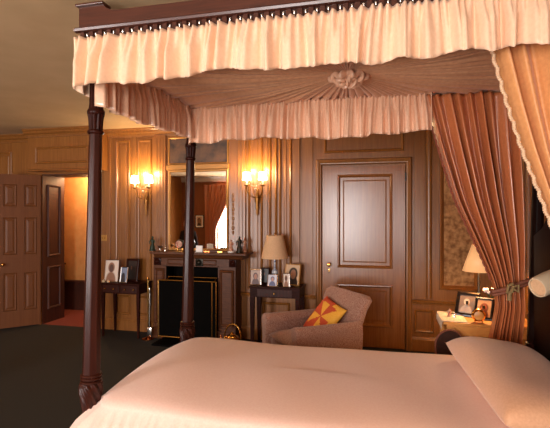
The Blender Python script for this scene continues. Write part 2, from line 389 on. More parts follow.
def near_rail():
    m1 = MB()
    z = RZ1; poly = [(RX0, RZ0), (RX1, RZ0), (RX1, z), (RX0+.235, z)]
    poly += [(RX0+.2, z+.004), (RX0+.165, z+.02), (RX0+.15, z+.04), (RX0, z+.04)]
    m1.prism(poly, RN, RN+.05)
    m1.box(RX0-.012, RX0+.16, RN-.02, RN+.06, z+.036, z+.05, .004)             # cap of the corner block
    m1.extr_x([(RN, RZ0-.002), (RN-.022, RZ0+.002), (RN-.026, RZ0+.014), (RN-.014, RZ0+.024), (RN, RZ0+.03)], RX0-.016, RX1)
    m1.box(RX0, RX1, RN+.012, RN+.05, RZ0-.052, RZ0)
    x = RX0+.012
    while x < RX1: m1.box(x, x+.026, RN-.008, RN+.014, RZ0-.05, RZ0-.001, .003); x += .055
    return m1
bpart('tester_rail', near_rail(), M['rail'])
m1 = MB(); m1.box(RX0, RX0+.05, RN+.05, RF, RZ0-.05, RZ1); bpart('tester_rail', m1, M['rail'])
m1 = MB(); m1.box(RX0+.05, RX1, RF-.05, RF, RZ0-.05, RZ1); bpart('tester_rail', m1, M['rail'])
m1 = MB(); m1.box(RX1-.05, RX1, RN+.05, RF-.05, RZ0-.05, RZ1); bpart('tester_rail', m1, M['rail'])
# row of little hooks carrying the near valance
m1 = MB(); m1.lathe([(.002, .0), (.007, .004), (.008, .012), (.004, .02), (.006, .026), (.007, .034), (.002, .04)], 10)
hk = build('valance_hook', m1, M['silver'], bed, True)
hk.location = Vector((RX0+.053, RN-.002, RZ0-.046))-bl
for k in range(1, 38):
    h = hk.copy(); C.objects.link(h); h.location = Vector((RX0+.053+.055*k, RN-.002, RZ0-.046))-bl
# gathered cloth
def pleats(L, lo, hi, rnd):
    ks = [0]; 
    while ks[-1] < L: ks.append(ks[-1]+rnd.uniform(lo, hi))
    am = [rnd.uniform(.55, 1.1) for _ in ks]; sk = [rnd.uniform(-.25, .25) for _ in ks]
    def f(s):
        i = 0
        while i < len(ks)-2 and ks[i+1] <= s: i += 1
        u = (s-ks[i])/(ks[i+1]-ks[i]); u = max(0, min(1, u)); e = .5+sk[i]
        w = u/(2*e) if u < e else .5+(u-e)/(2*(1-e))
        return am[i]*(.5-.5*math.cos(2*PI*w)) if i % 1 == 0 else 0
    return f
def frill(p0, p1, zt, zb, amp, nrm, lo, hi, seed, flare=.0, rows=14, hem=.012, head=.4, sag=0):
    rnd = random.Random(seed); p0, p1 = Vector(p0), Vector(p1); L = (p1-p0).length; d = (p1-p0)/L; nv = Vector(nrm)
    f = pleats(L, lo, hi, rnd); g = pleats(L, lo*.33, hi*.4, rnd); w = pleats(L, lo*2.5, hi*4, rnd)
    n = int(L/.006); rg = []
    for r in range(rows+1):
        v = r/rows; row = []
        for i in range(n+1):
            s = L*i/n; a = amp*(head+(1-head)*min(1, v*1.8))
            off = a*f(s)**.8*min(1, .35+v*1.5) + amp*.45*g(s)*max(0, 1-v*1.6) + amp*.18*g(s) + flare*v + amp*.5*v*w(s)
            lat = .012*v*math.sin(9*s+seed)+.008*v*math.sin(31*s+2*seed)
            zz = zt+(zb-zt)*v + v*hem*(f(s)-.5)+v*.012*math.sin(5.3*s+seed)+v*.012*(w(s)-.5) + sag*v*math.sin(PI*i/n)
            row.append(Vector((p0.x, p0.y, 0))+d*(s+lat)+nv*off+Vector((0, 0, zz)))
        rg.append(row)
    m1 = MB(); m1.rings(rg, False); return m1
val = bpart('valance', frill((RX0-.004, RN-.004, 0), (RX1+.05, RN-.004, 0), 2.602, 2.338, .075, (0, -1, 0), .06, .14, 3, .012, hem=-.03), M['valance'], smooth=True, angle=180, solid=.003)
bpart('valance', frill((RX0-.004, RF+.01, 0), (RX0-.004, RN, 0), 2.602, 2.34, .03, (-1, 0, 0), .06, .125, 5, .012), M['valance'], smooth=True, angle=180, solid=.003)
bpart('valance', frill((RX0, RF+.004, 0), (RX1, RF+.004, 0), 2.602, 2.34, .03, (0, 1, 0), .06, .125, 6, .012), M['valance'], smooth=True, angle=180, solid=.003)
FX, FY = -1.555, 3.42
bpart('inner_valance', frill((FX-.02, BN-.04, 0), (FX-.02, FY, 0), 2.535, 2.245, .055, (1, 0, 0), .05, .1, 9, .0, hem=-.012), M['inner'], smooth=True, angle=180, solid=.003)
bpart('inner_valance', frill((FX, FY, 0), (wx(431, FY), FY, 0), 2.53, 2.225, .075, (0, -1, 0), .05, .095, 11, .0, hem=-.014), M['inner'], smooth=True, angle=180, solid=.003)
# pleated tester cloth drawn to a rosette
TCX, TCY = wx(348, 2.86), 2.86
m1 = MB(); rg = []; NA = 720; tx0, tx1, ty0, ty1 = RX0+.05, RX1-.05, RN+.06, FY+.03
rt = random.Random(4); fp = pleats(2*PI, .05, .13, rt)
for r in [.02, .05, .1, .18, .3, .45, .6, .75, .9, 1.0]:
    row = []
    for j in range(NA):
        a = 2*PI*j/NA; dx, dy = math.cos(a), math.sin(a)
        tt = min(((tx1 if dx > 0 else tx0)-TCX)/dx if abs(dx) > 1e-6 else 9, ((ty1 if dy > 0 else ty0)-TCY)/dy if abs(dy) > 1e-6 else 9)
        q_ = fp(a); R_ = tt*r
        row.append((TCX+dx*R_, TCY+dy*R_, 2.545-.012*(1-r)-.045*q_**.5*min(1, R_*1.6)))
    rg.append(row)
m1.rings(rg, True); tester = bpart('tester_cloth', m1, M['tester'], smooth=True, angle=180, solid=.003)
m1 = MB(); rr_ = random.Random(2)
for k in range(3):
    R_ = (.09, .06, .03)[k]; z = 2.505-.014*k; rg = []
    for i in range(97):
        a = 2*PI*i/96; wv = math.sin(a*9+k*2)*.014+math.sin(a*5+k)*.008
        ring = []
        for j in range(10):
            b_ = 2*PI*j/10; rad = .02+.006*math.sin(a*13+k)
            ring.append((TCX+(R_+wv+rad*math.cos(b_))*math.cos(a), TCY+(R_+wv+rad*math.cos(b_))*math.sin(a), z+math.sin(a*7+k)*.012+rad*1.1*math.sin(b_)))
        rg.append(ring)
    m1.rings(rg, True)
m1.ball((TCX, TCY, 2.47), (.025, .025, .02), sub=2)
bpart('rosette', m1, M['inner'], tester, smooth=True, angle=180)
# headboard, side rails, mattress
m1 = MB(); m1.prism([(0, .25), (1.17, .25), (1.17, 1.5), (1.0, 1.56), (.8, 1.7), (.585, 1.76), (.37, 1.7), (.17, 1.56), (0, 1.5)], 0, .05, T(BX1+.03, BN+.05, 0) @ R(PI/2, 'Z'))
hb = bpart('headboard', m1, M['shaded_mahogany'], bev=.006)
m1 = MB(); m1.box(BX0+.05, BX1-.05, BN-.02, BN+.02, .2, .36); bpart('side_rail', m1, M['mahogany'])
m1 = MB(); m1.box(BX0+.05, BX1-.05, BF-.02, BF+.02, .2, .36); bpart('side_rail', m1, M['mahogany'])
m1 = MB(); m1.box(BX0+.09, BX1-.05, BN+.03, BF-.03, .33, .575, .06); bpart('mattress', m1, M['white'])
m1 = frill((1.075, 2.27, 0), (1.075, 3.36, 0), 2.5, .5, .03, (-1, 0, 0), .05, .1, 21, head=.8)
hc = build('bed_curtain', m1, M['curtain'], None, True, 180, .003)
tag(hc, 'rose silk curtain hanging flat behind the headboard at the right edge', 'curtain')
# bedspread
def loop(d, n=560):
    # rounded rectangle offset inward by d (negative = outward); matched point for point
    x0, x1, y0, y1, r0 = SX0, SX1, SY0, SY1, .13
    out = []
    W_, H_ = x1-x0-2*r0, y1-y0-2*r0; A = PI/2*r0; P = 2*(W_+H_+2*A)
    for i in range(n):
        s = P*i/n
        for kind in range(8):
            ln = (W_, A, H_, A)[kind % 4]
            if s <= ln or kind == 7: break
            s -= ln
        u = min(1, s/ln)
        k4 = kind
        if k4 == 0: p, nn = (x0+r0+W_*u, y0), (0, -1)
        elif k4 == 2: p, nn = (x1, y0+r0+H_*u), (1, 0)
        elif k4 == 4: p, nn = (x1-r0-W_*u, y1), (0, 1)
        elif k4 == 6: p, nn = (x0, y1-r0-H_*u), (-1, 0)
        else:
            c = {1: (x1-r0, y0+r0, -PI/2), 3: (x1-r0, y1-r0, 0), 5: (x0+r0, y1-r0, PI/2), 7: (x0+r0, y0+r0, PI)}[k4]
            a = c[2]+u*PI/2; p, nn = (c[0]+r0*math.cos(a), c[1]+r0*math.sin(a)), (math.cos(a), math.sin(a))
        x, y = p[0]-nn[0]*d, p[1]-nn[1]*d
        if d > 0:
            x = max(x0+d, min(x1-d, x)); y = max(y0+min(d, (y1-y0)/2), min(y1-min(d, (y1-y0)/2), y))
        out.append((x, y, nn, P*i/n))
    return out, P
SX0, SX1, SY0, SY1 = -1.58, .97, 2.15, 3.525
def topz(x, y):
    b_ = max(0, 1-((y-2.84)/.72)**2)
    return .612+.03*b_+.012*max(0, x)/1.0+.006*math.sin(2.1*x+1)*math.sin(4*y)+.045*math.exp(-((x+1.35)/.32)**2)*b_**.5+.004*math.sin(9*x+3*y)*b_
m1 = MB(); rg = []
for t_ in (.97, .85, .7, .55, .4, .25, .12):
    lp, P = loop(.09); row = []
    for x, y, nn, s_ in lp:
        cx, cy = max(SX0+.7, min(SX1-.7, x)), (SY0+SY1)/2
        x, y = x+(cx-x)*t_, y+(cy-y)*t_; row.append((x, y, topz(x, y)))
    rg.append(row)
for d, q_ in zip([.09, .055, .03, .014, .004, 0], [.0005, .004, .010, .018, .027, .036]):
    lp, P = loop(d); rg.append([(x, y, topz(x, y)-q_) for x, y, nn, s_ in lp])
lp, P = loop(0); fs = pleats(P, .035, .075, random.Random(12))
base_z = [topz(x, y)-.036 for x, y, nn, s in lp]
for k in range(1, 15):
    v = k/14; row = []
    for (x, y, nn, s), bz in zip(lp, base_z):
        corner = abs(nn[0])*abs(nn[1])*2
        e = .10*(1-math.exp(-v*6))+.05*v+.045*fs(s)*min(1, v*9)+corner*.05*min(1, v*4)
        if nn[0] > .3: e *= .1
        row.append((x+nn[0]*e, y+nn[1]*e, bz*(1-v)+.015*v))
    rg.append(row)
m1.rings(rg, True, True, False)
o = build('bedspread', m1, M['coverlet'], None, True, 180, .004)
tag(o, 'plain peach bedspread falling in folds over the four-poster bed', 'bedspread')
# pillow under the spread at the head
def pillow(name, sx, sy, sz, m, pinch=.06, n=44):
    m1 = MB(); top, bot = [], []
    for i in range(n+1):
        a, b_ = [], []
        for j in range(n+1):
            u, v = 2*i/n-1, 2*j/n-1
            h = (max(0, (1-u**4))*max(0, (1-v**4)))**.5
            px_, py_ = u*(1-pinch*(1-v*v)), v*(1-pinch*(1-u*u))
            a.append((px_*sx, py_*sy, h*sz)); b_.append((px_*sx, py_*sy, -h*sz*.55))
        top.append(a); bot.append(b_)
    m1.rings(top, False); m1.rings(bot, False)
    bmesh.ops.remove_doubles(m1.b, verts=m1.b.verts, dist=.0008)
    return m1
m1 = pillow('p', .265, .645, .14, None, .03)
for v in m1.b.verts:
    v.co.z += .012*math.sin(v.co.y*7)*(1 if v.co.z > 0 else 0)
o = build('pillow', m1, M['pillow'], None, True, 180)
o.location = (.715, 2.81, .697); o.rotation_euler = (0, math.radians(7), math.radians(4.5)); tag(o, 'long plump peach pillow at the head of the four-poster bed', 'pillow')
# ------------------------------------------------------------------ bed curtains
def drape(left, right, npl, amp, seed, normal=(0, -1, 0), rows=60, cols=260):
    # left and right: list of (v, point); cloth is drawn in between with pleats
    rnd = random.Random(seed); f = pleats(1, .7/npl, 1.3/npl, rnd); m1 = MB(); rg = []; nv = Vector(normal)
    def ev(c, v):
        for (v0, p0), (v1, p1) in zip(c, c[1:]):
            if v <= v1:
                t = (v-v0)/(v1-v0); 
                return Vector(p0).lerp(Vector(p1), t)
        return Vector(c[-1][1])
    def sm(c, v): return (ev(c, max(0, v-.03))+ev(c, v)*2+ev(c, min(1, v+.03)))/4
    for r in range(rows+1):
        v = r/rows; a, b_ = sm(left, v), sm(right, v); row = []
        wd = (b_-a).length
        for i in range(cols+1):
            u = i/cols; A = amp*(.45+.55*min(1, v*5))*min(1, .45+wd)
            row.append(a.lerp(b_, u)+nv*(A*(f(u)-.4)))
        rg.append(row)
    m1.rings(rg, False); return m1, [sm(left, r/rows) for r in range(rows+1)]
def fringe(pts, r, m, parent, side, shift=None):
    m1 = MB(); acc = 0; k = 0; step = r*.75
    for p, q_ in zip(pts, pts[1:]):
        p, q_ = Vector(p), Vector(q_); L = (q_-p).length; s = step-acc if acc else 0
        while s < L:
            c = p.lerp(q_, s/L)+Vector(side)+Vector((-r*.55*abs(math.sin(k*.52)), 0, 0)); m1.ball(c, (r*.75, r*.6, r*.6), sub=1); s += step; k += 1
        acc = (acc+L) % step
    return build('fringe', m1, m, parent, True, 180)
YC = 3.40
Lc = [(0, at(424, 92, YC)), (.2, at(438, 145, YC)), (.42, at(455, 200, YC)), (.62, at(480, 252, YC)), (.77, at(496, 289, YC)), (.86, at(496, 312, YC)), (1, at(494, 352, YC))]
Rc = [(0, at(521, 87, YC)), (.2, at(522, 145, YC)), (.42, at(524, 200, YC)), (.62, at(525, 252, YC)), (.77, at(523, 284, YC)), (.86, at(525, 312, YC)), (1, at(529, 352, YC))]
Lc.append((1.0001, at(492, 440, YC))); Rc.append((1.0001, at(532, 440, YC)))
def rescale(c):                                                    # the cloth hangs on to just above the floor
    return [(v*.62, p) for v, p in c[:-1]]+[(1, c[-1][1])]
Lc, Rc = rescale(Lc), rescale(Rc)
for c in (Lc, Rc): c[-1] = (1, Vector((c[-1][1].x, YC, .05)))
m1, ed = drape(Lc, Rc, 8, .12, 31, (0, -1, 0), 90)
for v in m1.b.verts:                                               # below the mattress it hangs behind the bed
    if v.co.z < 1.0: v.co.y += min(.19, (1.0-v.co.z)*.6)
cu = build('bed_curtain', m1, M['curtain'], None, True, 180, .003)
tag(cu, 'rose silk bed curtain tied back beside the bedside table, far side of bed', 'curtain', None)
m1 = MB(); a, b_ = at(492, 292, YC-.07), at(527, 281, YC-.07)
pts = [at(491, 290, YC+.02), a.lerp(b_, .05), a.lerp(b_, .35)+Vector((0, -.015, -.006)), a.lerp(b_, .7)+Vector((0, -.01, 0)), b_, at(533, 279, YC+.04)]
m1.tube(pts, .014, 10); m1.tube([p+Vector((0, -.004, -.022)) for p in pts], .010, 10)
build('tie_back', m1, M['tie'], cu, True)
m1 = MB(); c = at(513, 287, YC-.12); rk = random.Random(8)
m1.tube([c+Vector((.0, 0, .02)), c+Vector((-.03, -.01, .01)), c+Vector((-.035, 0, -.04)), c+Vector((-.005, -.01, -.03)), c+Vector((.0, 0, 0)), c+Vector((.035, 0, .012)), c+Vector((.03, -.01, -.03)), c+Vector((0, 0, -.01))], .011, 8)
m1.tube([c, c+Vector((-.02, 0, -.05)), c+Vector((-.022, 0, -.09))], [.006, .012, .016], 8)
build('tassel_knot', m1, M['tassel'], cu, True)
fringe([p+Vector((0, -.0, 0)) for p in ed if p.z > 1.18], .011, M['dark_fringe'], cu, (-.006, -.01, 0))
# near side curtain
YN = 2.19
Ln = [(0, at(470, -5, YN)), (.12, at(485, 20, YN)), (.25, at(496, 58, YN)), (.4, at(508, 100, YN)), (.55, at(522.5, 145, YN)), (.7, at(539.5, 188, YN)), (.85, at(556, 232, YN)), (1, at(585, 290, YN))]
Rn = [(0, Vector((1.02, YN, 2.59))), (.5, Vector((1.0, YN, 1.9))), (1, Vector((.95, YN, 1.22)))]
tz = Ln[0][1]; Ln[0] = (0, Vector((tz.x, YN, 2.59)))
m1, ed = drape(Ln, Rn, 7, .12, 17, (0, -1, 0), 70)
cn = build('bed_curtain', m1, M['curtain_gold'], None, True, 180, .003)
tag(cn, 'golden fringed bed curtain hanging nearest the camera at top right', 'curtain')
fringe(ed, .014, M['fringe'], cn, (-.006, -.006, 0))
# reading lamp on the headboard
t = thing('reading_lamp', 'cream drum reading lamp on an arm fixed to the headboard', 'lamp', (.79, 2.6, 1.285))
ax = Vector((-.80, -.52, -.30)).normalized(); q4 = Vector((0, 0, 1)).rotation_difference(ax).to_matrix().to_4x4()
m1 = MB(); m1.lathe([(.038, -.105), (.052, -.095), (.056, -.03), (.055, .035), (.051, .05), (.046, .05), (.044, .02)], 32, mtx=q4)
build('lamp_shade', m1, M['white_glaze'], t, True, 50)
m1 = MB(); m1.lathe([(.043, .0), (.0435, .042)], 32, mtx=q4); build('diffuser', m1, M['shade_tan'], t, True, 50)
m1 = MB(); p0 = -ax*.1; m1.tube([p0, p0+Vector((.06, .03, .03)), Vector((.13, .06, .0)), Vector((.182, .06, -.03))], .011, 10); m1.lathe([(.035, 0), (.035, .01), (.015, .02)], 20, mtx=T(.188, .06, -.03) @ R(-PI/2, 'Y'))
build('arm', m1, M['brass'], t, True)
t2 = copy_tree(t); t2.location = (.79, 2.02, 1.285); t2['label'] = 'unseen copy of the reading lamp, added for warm light'
l_ = bpy.data.lights.new('added_warm_spot', 'SPOT'); l_.color = (1, .58, .28); l_.energy = 28; l_.spot_size = 2.6; l_.spot_blend = 1; l_.shadow_soft_size = .04  # warm spot added in the unseen lamp copy to light the bed's right end
o = bpy.data.objects.new('added_warm_spot', l_); C.objects.link(o); o.location = Vector(t2.location)+ax*.055; o.rotation_euler = ax.to_track_quat('-Z', 'Y').to_euler()
# ------------------------------------------------------------------ fireplace
FY0 = 5.45
t = thing('fireplace', 'carved oak fireplace surround with black hearth opening under the mirror', 'fireplace', ((wx(151, 5.4)+wx(247, 5.4))/2, D, 0))
fl_ = t.location.copy()
def fp_(name, m1, m, par=None, **k): return build(name, m1, m, par or t, shift=fl_, **k)
mx0, mx1 = wx(151, 5.4), wx(246.5, 5.4)
m1 = MB(); m1.box(mx0, mx1, 5.36, D, 1.125, 1.15, .004); m1.extr_x([(5.42, 1.07), (5.40, 1.085), (5.385, 1.11), (5.37, 1.126), (D, 1.126), (D, 1.07)], mx0+.05, mx1-.05)
fp_('mantel_shelf', m1, M['frieze'])
ja, jb, jc, jd = wx(153.5, FY0), wx(166, FY0), wx(218, FY0), wx(235.5, FY0)
m1 = MB(); m1.box(ja, jd, FY0, D, .965, 1.075); m1.panel(jb+.02, (jb+jc)/2-.1, .985, 1.055, FY0, [(0, 0), (.006, .008), (.014, .002)]); m1.panel((jb+jc)/2+.1, jc-.02, .985, 1.055, FY0, [(0, 0), (.006, .008), (.014, .002)])
m1.box(jb-.01, jc+.01, FY0-.014, FY0, .962, .978, .003); fp_('frieze', m1, M['frieze'])
for x0, x1 in ((ja, jb), (jc, jd)):
    m1 = MB(); m1.box(x0, x1, FY0, D, 0, .966); m1.panel(x0+.02, x1-.02, .2, .93, FY0, BOL[:-1]+[(.037, .002)]); m1.box(x0-.01, x1+.01, FY0-.02, D, 0, .14, .004)
    fp_('pilaster', m1, M['frieze'])
for px in (157.8, 199.5, 233):
    x = wx(px, FY0); m1 = MB(); m1.box(x-.05, x+.05, FY0-.016, FY0, .97, 1.07, .004); m1.lathe([(.04, 0), (.04, .008), (.034, .016), (.028, .01), (.014, .022), (.004, .026)], 24, .06, 8, mtx=T(x, FY0-.016, 1.02) @ R(PI/2, 'X'))
    fp_('carved_boss', m1, M['bronze'] if px == 199.5 else M['dark'], smooth=True, angle=35)
m1 = MB(); m1.box(jb, jc, D-.04, D-.02, 0, .965); m1.box(jb, jb+.01, FY0+.01, D, 0, .965); m1.box(jc-.01, jc, FY0+.01, D, 0, .965); fp_('firebox', m1, M['black'])
m1 = MB(); m1.box(jb-.02, jc+.02, 5.1, FY0, 0, .02); fp_('hearth', m1, M['black'])
# glazed black screen with brass edges
sx0, sx1, sy = wx(158.3, 5.36), wx(216, 5.36), 5.36
t = thing('fire_screen', 'tall black fire screen with thin brass edging before the fireplace', 'fire screen', ((sx0+sx1)/2, sy, .02)); sl = t.location.copy()
ztp = at(187, 281, 5.36).z
m1 = MB(); m1.box(sx0+.012, sx1-.012, sy+.004, sy+.02, .05, ztp-.012); build('panel', m1, M['black'], t, shift=sl)
m1 = MB()
for a, b_ in (((sx0, .02), (sx0, ztp)), ((sx1, .02), (sx1, ztp)), ((sx0, ztp), (sx1, ztp)), ((sx0, .05), (sx1, .05)), ((wx(212, sy), .05), (wx(212, sy), ztp))):
    m1.tube([(a[0], sy, a[1]), (b_[0], sy, b_[1])], .009, 8)
build('brass_frame', m1, M['brass'], t, True, shift=sl)
m1 = MB(); m1.tube([(wx(168, 5.42), 5.425, at(190, 277.3, 5.42).z), (wx(217, 5.42), 5.425, at(190, 277.3, 5.42).z)], .007, 8); 
for px in (169, 216): m1.tube([(wx(px, 5.42), 5.425, at(190, 277.3, 5.42).z), (wx(px, 5.42), sy, ztp)], .005, 6)
build('top_rail', m1, M['brass'], t, True, shift=sl)
# brass kettle with hooped handle
p = at(232, 345, 5.1); t = thing('brass_kettle', 'round brass kettle with a tall hooped handle on the hearth', 'kettle', (wx(232, 5.15), 5.15, .02))
m1 = MB(); m1.lathe([(.06, 0), (.085, .02), (.1, .07), (.095, .12), (.07, .155), (.045, .165), (.045, .175), (.02, .185), (.012, .2), (.004, .205)], 32); build('body', m1, M['brass'], t, True, 50)
m1 = MB(); m1.tube([(.085*math.cos(a)*1.25+.01, 0, .13+.17*math.sin(a)) for a in [PI*k/16 for k in range(17)]], .009, 8); build('handle', m1, M['brass'], t, True)
m1 = MB(); m1.tube([(-.08, 0, .07), (-.13, 0, .1), (-.15, 0, .16)], [.02, .014, .01], 10); build('spout', m1, M['copper'], t, True)
# fire irons
t = thing('fire_irons', 'slim brass fire iron stand left of the fire screen', 'fire irons', (wx(148, 5.35), 5.35, 0))
m1 = MB(); m1.lathe([(.075, 0), (.075, .012), (.02, .03), (.01, .04)], 24); build('base', m1, M['copper'], t, True, 50)
m1 = MB(); m1.tube([(0, 0, .03), (0, 0, .78)], .006, 8); m1.ball((0, 0, .795), .02); build('stem', m1, M['brass'], t, True)
m1 = MB(); m1.tube([(.03, -.02, .1), (.03, -.01, .62)], .006, 8); m1.lathe([(.008, 0), (.016, .02), (.01, .08)], 12, mtx=T(.03, -.01, .6)); m1.box(0, .06, -.025, -.015, .05, .16, .003); build('shovel', m1, M['silver'], t, True)
# looking-glass and painting above
gx0, gx1 = wx(168.3, 5.66), wx(228.2, 5.66); gz1 = at(198, 169.5, 5.66).z
t = thing('wall_mirror', 'tall mirror in a narrow gilt frame above the mantel shelf', 'mirror', ((gx0+gx1)/2, D-.02, 1.152)); ml = t.location.copy()
m1 = MB(); m1.panel(gx0, gx1, 1.152, gz1, D-.03, [(0, -.03), (0, .012), (.008, .02), (.02, .018), (.03, .008), (.034, 0), (.034, -.02)], False); m1.box(gx0-.015, gx1+.015, D-.075, D-.03, gz1, gz1+.07, .008); build('frame', m1, M['gilt'], t, shift=ml)
m1 = MB(); m1.box(gx0+.03, gx1-.03, D-.034, D-.03, 1.18, gz1-.03); build('glass', m1, M['glass_mirror'], t, shift=ml)
t = thing('oil_painting', 'dark brown oil painting set above the wall mirror', 'painting', ((gx0+gx1)/2, D-.03, gz1+.075)); ml = t.location.copy()
m1 = MB(); m1.panel(gx0, gx1, gz1+.075, 2.70, D-.03, [(0, -.0), (0, .012), (.01, .016), (.02, .006), (.022, -.0)], False); build('frame', m1, M['gilt'], t, shift=ml)
m1 = MB(); m1.box(gx0+.015, gx1-.015, D-.036, D-.03, gz1+.09, 2.685); build('canvas', m1, M['oil'], t, shift=ml)
# ------------------------------------------------------------------ things on the mantel
MZ = 1.151
def onm(px, Y=5.5): return (wx(px, Y), Y, MZ)
def figurine(name, label, px, h, m, wide=.35, Y=5.5, arm=True, base_m=None):
    t = thing(name, label, 'figurine', onm(px, Y)); m1 = MB(); r = h*wide/2
    m1.lathe([(r*.9, 0), (r, h*.03), (r*.95, h*.1), (r*.7, h*.13)], 16); build('plinth', m1, base_m or m, t, True, 40)
    m1 = MB(); m1.lathe([(r*.7, h*.12), (r*.75, h*.25), (r*.5, h*.42), (r*.42, h*.55), (r*.62, h*.7), (r*.5, h*.78), (r*.2, h*.82)], 16, .08, 5)
    m1.ball((0, 0, h*.9), (r*.3, r*.32, h*.1), sub=2)
    if arm:
        m1.tube([(r*.5, 0, h*.74), (r*.9, -r*.3, h*.6), (r*.4, -r*.7, h*.52)], [r*.18, r*.15, r*.1], 8); m1.tube([(-r*.5, 0, h*.74), (-r*.95, -r*.2, h*.62), (-r*.8, -r*.3, h*.45)], [r*.18, r*.15, r*.1], 8)
    build('figure', m1, m, t, True, 60); return t
figurine('bronze_statuette', 'dark green bronze statuette at the left end of the mantel shelf', 152.5, .2, M['verdigris'], .46)
figurine('painted_figurine', 'small reddish painted figurine near the right end of the mantel', 231, .17, M['terracotta'], .5, 5.5, True, M['white'])
figurine('standing_figurine', 'tall dark statuette in the pair at the right mantel end', 239.5, .215, M['bronze'], .42)
figurine('brown_figurine', 'brown statuette at the far right end of the mantel shelf', 244.6, .2, M['terracotta'], .3, 5.58)
def small(name, label, cat, px, prof, m, Y=5.5, **k):
    m1 = MB(); m1.lathe(prof, 20, **k); o = build(name, m1, m, None, True, 50); o.location = onm(px, Y); return tag(o, label, cat)
small('glass_goblet', 'little glass goblet beside the green bronze statuette on the mantel', 'goblet', 160, [(.022, 0), (.02, .006), (.006, .012), (.005, .035), (.028, .05), (.034, .075), (.032, .075)], M['silver'])
small('glass_bottle', 'thin clear scent bottle on the mantel between goblet and clock', 'bottle', 165.2, [(.014, 0), (.014, .05), (.005, .058), (.005, .07), (.009, .072), (.004, .085)], M['silver'])
t = thing('mantel_clock', 'round dark clock on short brass feet on the mantel', 'clock', onm(180, 5.5))
m1 = MB(); m1.lathe([(.01, -.035), (.055, -.03), (.062, 0), (.055, .03), (.05, .034)], 32, mtx=T(0, 0, .10) @ R(PI/2, 'X')); build('case', m1, M['bronze'], t, True, 40)
m1 = MB(); m1.lathe([(.047, .033), (.047, .037)], 32, mtx=T(0, 0, .10) @ R(PI/2, 'X')); build('dial', m1, M['terracotta'], t, True, 40)
for s in (-.035, .035):
    m1 = MB(); m1.lathe([(.014, 0), (.01, .012), (.008, .04), (.01, .052)], 12, mtx=T(s, 0, 0)); build('foot', m1, M['brass'], t, True)
m1 = MB(); m1.box(-.055, .055, -.03, .03, .0, .008, .002); build('base', m1, M['brass'], t)
m1 = MB(); w_ = .045; m1.box(-w_, w_, -.002, .002, 0, .085, mtx=R(-.12, 'X')); m1.box(-w_, w_, -.002, .002, 0, .085, mtx=T(0, .028, 0) @ R(.14, 'X'))
o = build('greeting_card', m1, M['white']); o.location = onm(199, 5.47); tag(o, 'blank white folded card standing at the middle of the mantel', 'card')
for i, (px, w_, h_, m, lab) in enumerate(((207.5, .045, .028, 'copper', 'small copper trinket box right of the white card'), (213.5, .05, .036, 'frieze', 'brown wooden box at mantel centre right, between two smaller boxes'), (220.5, .035, .02, 'brass', 'tiny flat brass box on the mantel left of painted figurine'))):
    t = thing('trinket_box', lab, 'box', onm(px, 5.48), 0, 'trinket boxes on the mantel')
    m1 = MB(); m1.box(-w_, w_, -.022, .022, 0, h_*.7, .003); build('body', m1, M[m], t); m1 = MB(); m1.box(-w_-.002, w_+.002, -.024, .024, h_*.7, h_, .004); build('lid', m1, M[m], t)
# ------------------------------------------------------------------ sconces
def sconce(px, pshade, label, first=None):
    p = at(px, pshade, 5.55)
    if first is not None:
        t = copy_tree(first); t.location = (p.x, D-.012, p.z); t['label'] = label; return t
    t = thing('wall_sconce', label, 'wall light', (p.x, D-.012, p.z), 0, 'lit wall sconces either side of the mirror')
    m1 = MB(); m1.lathe([(.004, -.50), (.016, -.47), (.008, -.44), (.022, -.40), (.014, -.36), (.028, -.32), (.034, -.27), (.02, -.22), (.014, -.19), (.02, -.17), (.004, -.15)], 16, .1, 6, sy=.7, mtx=T(0, -.02, 0)); build('backplate', m1, M['sconce'], t, True, 60)
    for s in (-1, 1):
        m1 = MB(); pts = [(0, -.03, -.27)]
        for k in range(1, 11):
            a = PI*k/20; pts.append((s*.105*math.sin(a), -.03-.10*math.sin(a), -.27+.12*(1-math.cos(a))))
        pts.append((s*.108, -.13, -.11)); m1.tube(pts, .0075, 8); m1.lathe([(.006, 0), (.03, .008), (.034, .018), (.012, .022)], 16, mtx=T(s*.108, -.13, -.125)); build('arm', m1, M['sconce'], t, True)
        m1 = MB(); m1.lathe([(.011, -.105), (.011, -.03), (.004, -.02)], 12, mtx=T(s*.108, -.13, 0)); build('candle', m1, M['white_glaze'], t, True, 50)
        m1 = MB(); m1.lathe([(.056, -.045), (.05, 0), (.044, .055)], 24, mtx=T(s*.108, -.13, 0)); o = build('lamp_shade', m1, M['shade_glow'], t, True, 60)
    m1 = MB()
    for k in range(9):                                             # glass drops strung between the arms
        u = k/8; m1.ball((-.1+.2*u, -.12, -.075-.05*math.sin(PI*u)), (.007, .007, .012), sub=1)
    m1.ball((0, -.1, -.16), .018, sub=2); build('crystal_drops', m1, M['white_glaze'], t, True); return t
s1 = sconce(141.5, 179.5, 'brass two-arm wall sconce with lit shades left of the mirror')
s2 = sconce(254.5, 176.5, 'brass two-arm wall sconce with lit shades right of the mirror', s1)
def point(name, loc, col, e, r=.05):
    l = bpy.data.lights.new(name, 'POINT'); l.color = col; l.energy = e; l.shadow_soft_size = r
    o = bpy.data.objects.new(name, l); C.objects.link(o); o.location = loc; return o
for s in (s1, s2):
    for k in (-1, 1): point('sconce_bulb', s.location+Vector((k*.108, -.14, .09)), (1, .70, .36), 9, .04)
